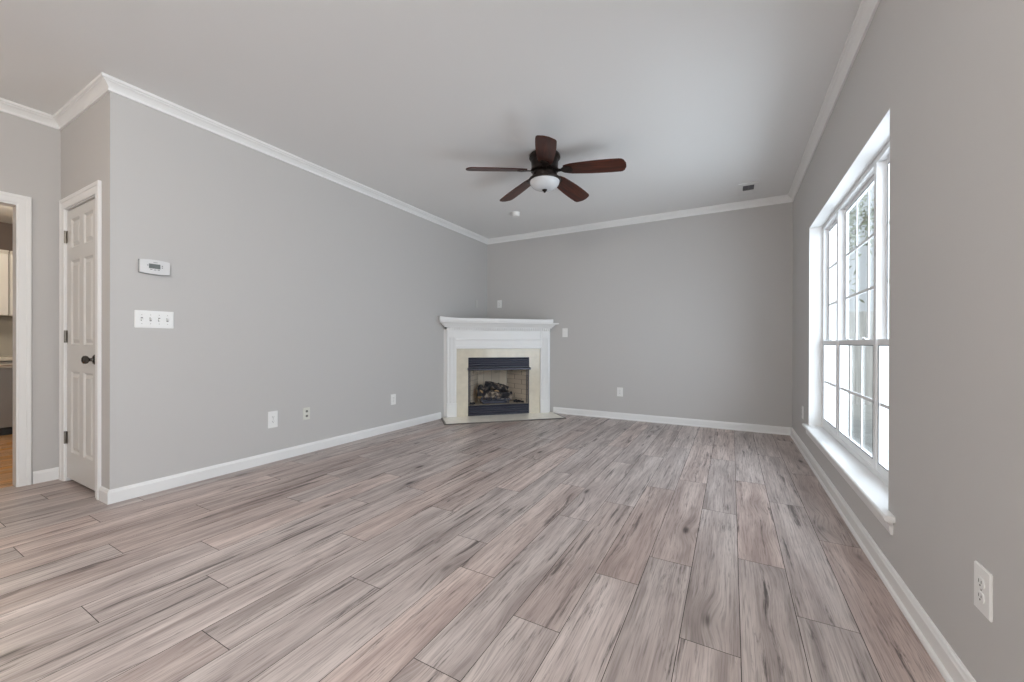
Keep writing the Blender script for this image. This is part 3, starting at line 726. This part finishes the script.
o = thing('cable_jack_plate', loc, 'ivory plate with two dark jacks low on the left wall', 'jack plate', rz=rz)
plate(MB(), 0.068, 0.112).build('cover_plate', IVORY, o)
for dz in (0.022, -0.022):
    j = MB().lathe([(0.011, 0), (0.011, 0.004), (0.006, 0.004), (0.006, 0.009), (0, 0.009)], 16, mtx=Matrix.Translation((0, -0.0056, dz)) @ Matrix.Rotation(math.radians(90), 4, 'X'))
    j.build('jack', mat('jack_grey', lin(118, 117, 112), 0.5), o)
loc, rz = wallpos('B', -2.122, 1.183)
o = thing('light_switch', loc, 'white single light switch on the back wall right of the mantel', 'light switch', rz=rz)
plate(MB(), 0.080, 0.128).build('cover_plate', PLASTIC, o)
MB().prism([(-0.0055, -0.032), (-0.0075, -0.032), (-0.0105, 0.031), (-0.0055, 0.032)], 'x', -0.0165, 0.0165).build('rocker', PLASTIC, o)
loc, rz = wallpos('L', 1.1935, 1.185)
o = thing('light_switch', loc, 'white four gang switch plate below the thermostat', 'light switch', rz=rz)
plate(MB(), 0.212, 0.118).build('cover_plate', PLASTIC, o)
for k in range(4):
    cx_ = -0.069+k*0.046
    MB().box(cx_-0.0055, cx_+0.0055, -0.0066, -0.0055, -0.0125, 0.0125).build('toggle_slot', GREYP, o)
    s_ = 1 if k % 2 else -1
    MB().prism([(-0.0066, -0.006), (-0.0185, s_*0.009-0.0035), (-0.0185, s_*0.009+0.0035), (-0.0066, 0.006)], 'x', cx_-0.0042, cx_+0.0042).build('toggle', PLASTIC, o)
    for dz in (0.030, -0.030): MB().cyl((cx_, -0.0055, dz), (cx_, -0.0066, dz), 0.0028, 8).build('screw', STEEL, o)
loc, rz = wallpos('L', 1.188, 1.541)
o = thing('thermostat', loc, 'white digital thermostat with small grey screen on the left wall', 'thermostat', rz=rz)
def arch(w, h, b):
    top = [(w/2-w*k/12, h/2+b*(1-(1-2*k/12)**2)) for k in range(13)]
    bot = [(-w/2+w*k/12, -h/2-b*(1-(1-2*k/12)**2)) for k in range(13)]
    return top+bot
MB().prism(arch(0.164, 0.086, 0.007), 'y', -0.012, -0.0004).build('back_plate', mat('thermostat_grey', lin(150, 152, 155), 0.5), o)
mb = MB().prism(arch(0.160, 0.084, 0.007), 'y', -0.027, -0.0121); mb.build('housing', mat('thermostat_white', lin(222, 222, 222), 0.4), o)
MB().box(-0.034, 0.027, -0.0285, -0.0271, -0.011, 0.020).build('screen', LCD, o)
mb = MB()
for q in range(3):
    dx = -0.019+q*0.017
    mb.box(dx-0.0042, dx+0.0042, -0.0280, -0.0271, 0.003, 0.012) if q < 2 else mb.box(dx-.004, dx+.002, -.0280, -.0271, .006, .012)
for bx_, bz in ((-0.022, -0.018), (-0.001, -0.020), (0.018, -0.018)): MB().box(bx_-0.006, bx_+0.006, -0.0284, -0.0271, bz-0.002, bz+0.002).build('button', GREYP, o)
mb.bm.free()
for bx_, bz in ((-0.040, 0.008), (0.038, 0.012), (0.038, 0.0)): MB().cyl((bx_, -0.0271, bz), (bx_, -0.0286, bz), 0.0035, 10).build('button', GREYP, o)
MB().box(-0.010, 0.012, -0.0278, -0.0271, 0.0292, 0.0322).build('badge', GREYP, o)

# ---------------------------------------------------------------- kitchen beyond the doorway
KX = -7.52
KW = mat('kitchen_taupe_paint', lin(116, 104, 98), 0.8)
KB = mat('kitchen_backsplash_paint', lin(176, 170, 158), 0.6)
structure(wall_cells('x', KX-0.12, KX, -1.7, 2.6, 0, 2.70).build('wall_kitchen', [KW]), 'taupe kitchen wall behind the cabinets', 'wall')
structure(wall_cells('y', -1.82, -1.70, KX-0.12, XK2, 0, 2.70).build('wall_kitchen_side', [KB]), 'side wall of the kitchen', 'wall')
structure(wall_cells('y', 2.60, 2.72, KX-0.12, XK2+.06, 0, 2.70).build('wall_kitchen_end', [KB]), 'end wall of the kitchen', 'wall')
structure(wall_cells('x', XK2, XK2+0.06, 1.9, 2.60, 0, 2.70).build('wall_kitchen_return', [KB]), 'kitchen wall beside the closet', 'wall')
structure(MB().box(KX, XK2-0.001, -1.70, 2.60, 2.44, 2.50).build('ceiling', CEIL), 'lower kitchen ceiling beyond the doorway', 'ceiling')
CAB = mat('white_cabinet_paint', lin(232, 230, 224), 0.35); COUNTER = mat('pale_stone_counter', lin(214, 208, 194), 0.25, var=0.06, vscale=(30, 30, 30))
SS = mat('grey_stainless', (0.30, 0.29, 0.28), 0.42, metal=0.6)
def shaker(mb, x, ya, yb, za, zb):
    mb.box(x-0.018, x, ya, yb, za, zb)
    for (a, b_, c, d) in ((ya, ya+.06, za, zb), (yb-.06, yb, za, zb), (ya+.06, yb-.06, za, za+.06), (ya+.06, yb-.06, zb-.06, zb)): mb.box(x+.0002, x+.008, a, b_, c, d)
    return mb
XF = -7.00
d = thing('dishwasher', (XF, 1.15, 0), 'grey dishwasher under the counter seen through the doorway', 'dishwasher')
MB().box(-0.44, -0.021, -0.297, 0.297, 0.10, 0.815).build('body', SS, d)
MB().box(-0.020, 0.008, -0.295, 0.295, 0.085, 0.735, 0.004).build('door', SS, d)
MB().box(-0.020, 0.010, -0.295, 0.295, 0.740, 0.812, 0.003).build('control_strip', mat('control_grey', lin(168, 164, 156), 0.4), d)
mb = MB().cyl((0.046, -0.25, 0.776), (0.046, 0.25, 0.776), 0.010, 12)
for yy in (-0.22, 0.22): mb.cyl((0.010, yy, 0.776), (0.046, yy, 0.776), 0.007, 10)
mb.build('handle', STEEL, d, smooth=True)
MB().box(-0.35, -0.002, -0.295, 0.295, 0.001, 0.082).build('toe_kick', DARK, d)
for yc, w, lb in ((0.57, 0.54, 'white base cabinet left of the dishwasher'), (1.80, 0.68, 'white base cabinet right of the dishwasher')):
    c = thing('base_cabinet', (XF, yc, 0), lb, 'cabinet', group='base cabinets')
    MB().box(-0.44, -0.020, -w/2, w/2, 0.09, 0.815).build('body', CAB, c)
    shaker(MB(), 0, -w/2+.004, w/2-.004, 0.10, 0.63).build('door', CAB, c); shaker(MB(), 0, -w/2+.004, w/2-.004, 0.64, 0.805).build('drawer', CAB, c)
    MB().box(-0.35, -0.06, -w/2, w/2, 0.001, 0.089).build('toe_kick', DARK, c)
tag(MB().box(KX+.001, XF+0.030, 0.28, 2.16, 0.822, 0.862, 0.004).build('countertop', COUNTER), 'pale countertop over the dishwasher', 'countertop')
tag(MB().box(KX+.001, KX+.014, 0.28, 2.16, 0.8625, 1.325).build('backsplash', KB), 'greige backsplash between counter and wall cabinets', 'backsplash')
for yc, lb in ((0.74, 'white wall cabinet above the counter at the doorway edge'), (1.62, 'white wall cabinet further along the kitchen wall')):
    c = thing('wall_cabinet', (KX+.002, yc, 1.330), lb, 'cabinet', group='wall cabinets')
    MB().box(0, 0.30, -0.435, 0.435, 0, 0.715).build('body', CAB, c)
    for a, b_ in ((-0.433, -0.002), (0.002, 0.433)): shaker(MB(), 0.319, a, b_, 0.004, 0.690).build('door', CAB, c)
    MB().prism([(0.301, 0.700), (0.312, 0.700), (0.345, 0.735), (0.301, 0.735)], 'y', -0.435, 0.435).build('cornice', CAB, c)
o = thing('light_switch', (KX+.0145, 1.055, 1.19), 'white switch plate on the kitchen backsplash', 'light switch', rz=math.radians(90))
plate(MB(), 0.118, 0.118).build('cover_plate', PLASTIC, o)
for cx_ in (-0.023, 0.023): MB().box(cx_-0.0165, cx_+0.0165, -0.008, -0.0055, -0.033, 0.033).build('rocker', PLASTIC, o)

def flush_lamp(loc, label, energy, color, r=0.16):
    l_ = thing('ceiling_lamp', loc, label, 'ceiling lamp')
    MB().lathe([(r, -0.0005), (r, -0.02), (r*0.94, -0.026), (0, -0.026)], 40).build('base_ring', STEEL, l_, smooth=True)
    m = bpy.data.materials.new('lit_glass'); m.use_nodes = True; b = m.node_tree.nodes['Principled BSDF']
    b.inputs['Base Color'].default_value = (0.9, 0.88, 0.84, 1); b.inputs['Emission Color'].default_value = (*color, 1); b.inputs['Emission Strength'].default_value = 4
    MB().lathe([(r*0.92, -0.0265), (r*0.88, -0.05), (r*0.6, -0.085), (0, -0.10)], 40).build('glass_bowl', m, l_, smooth=True)
    ld = bpy.data.lights.new('bulb', 'POINT'); ld.energy = energy; ld.color = color; ld.shadow_soft_size = 0.12
    lo = bpy.data.objects.new('bulb', ld); COL.objects.link(lo); lo.parent = l_; lo.location = (0, 0, -0.24)
flush_lamp((-6.0, 0.9, 2.44), 'flush ceiling lamp in the kitchen', 25, (1.0, 0.87, 0.70))
flush_lamp((-3.2, -1.0, H), 'flush ceiling lamp in the entry behind the viewer', 9, (1.0, 0.70, 0.40))
flush_lamp((-0.8, -0.55, H), 'added unseen fill lamp behind the viewer, shaped as a flush ceiling fitting', 82, (1.0, 0.978, 0.95))  # added fill light, out of view; lifts the right wall and floor

# ---------------------------------------------------------------- outside the window
GZ = -0.15
structure(MB().box(-12, 30, -20, 40, GZ-0.2, GZ-0.02).build('ground', mat('pale_gravel', lin(196, 196, 192), 0.9, var=0.1, vscale=(6, 6, 6))), 'pale ground outside the house', 'ground')
structure(MB().box(0.80, 1.36, -4, 10.0, GZ-0.019, GZ, 0.004).build('path', mat('white_concrete', lin(205, 204, 200), 0.8, var=0.05, vscale=(5, 5, 5))), 'pale concrete path along the house wall', 'path')
fe = thing('garden_fence', (0, 10.2, GZ), 'pale grey board fence beyond the window', 'fence')
FEN = mat('weathered_board', lin(214, 213, 210), 0.85, var=0.18, vscale=(20, 2, 2))
mb = MB(); x = 0.85
while x < 9.0:
    hgt = 1.82+random.uniform(-.006, .006); mb.box(x, x+0.138, 0, 0.02, -0.02, hgt); x += 0.146
bd = mb.build('boards', FEN, fe); tag(bd, kind='stuff')
for xx in (0.9, 3.3, 5.7, 8.1): MB().box(xx, xx+.09, 0.07, 0.16, -0.02, 1.90).build('post', FEN, fe)
for zz_ in (0.3, 0.95, 1.6): MB().box(0.85, 9.0, 0.021, 0.069, zz_, zz_+.09).build('rail', FEN, fe)
LEAF = mat('pale_green_leaf', lin(176, 184, 162), 0.7, var=0.35, vscale=(3, 3, 3)); TRUNK = mat('tree_bark', lin(160, 152, 144), 0.9, var=0.3, vscale=(8, 8, 2))
def tree(x, y, h, r, seed, label):
    rnd = random.Random(seed)
    t = thing('garden_tree', (x, y, GZ-.02), label, 'tree', group='trees beyond the fence')
    mb = MB().cyl((0, 0, -0.02), (0.1*rnd.uniform(-1, 1), 0, h*0.75), 0.16, 12, 0.06)
    for k in range(7):
        a = rnd.uniform(0, 2*PI); zz_ = h*rnd.uniform(0.35, 0.7); mb.cyl((0, 0, zz_), (math.cos(a)*r*.7, math.sin(a)*r*.7, zz_+h*.2), 0.05, 8, 0.015)
    mb.build('trunk', TRUNK, t, smooth=True)
    mb = MB(); cl_ = [(Vector((rnd.gauss(0, r*.45), rnd.gauss(0, r*.45), h*rnd.uniform(0.3, 1.0))), rnd.uniform(.35, .8)) for _ in range(26)]
    for k in range(3600):
        c, rr = rnd.choice(cl_); p = c+Vector((rnd.gauss(0, 1), rnd.gauss(0, 1), rnd.gauss(0, .8)))*rr*.55
        u = Vector((rnd.gauss(0, 1), rnd.gauss(0, 1), rnd.gauss(0, 1))).normalized(); v = u.orthogonal().normalized(); s_ = rnd.uniform(.05, .10)
        mb.quad(p-u*s_, p-v*s_*.5, p+u*s_, p+v*s_*.5)
    tag(mb.build('foliage', LEAF, t), kind='stuff')
tree(2.2, 13.0, 6.5, 1.3, 1, 'leafy tree behind the fence, nearest the house wall')
tree(6.6, 20.0, 9.5, 2.0, 2, 'leafy tree behind the fence, further from the house')
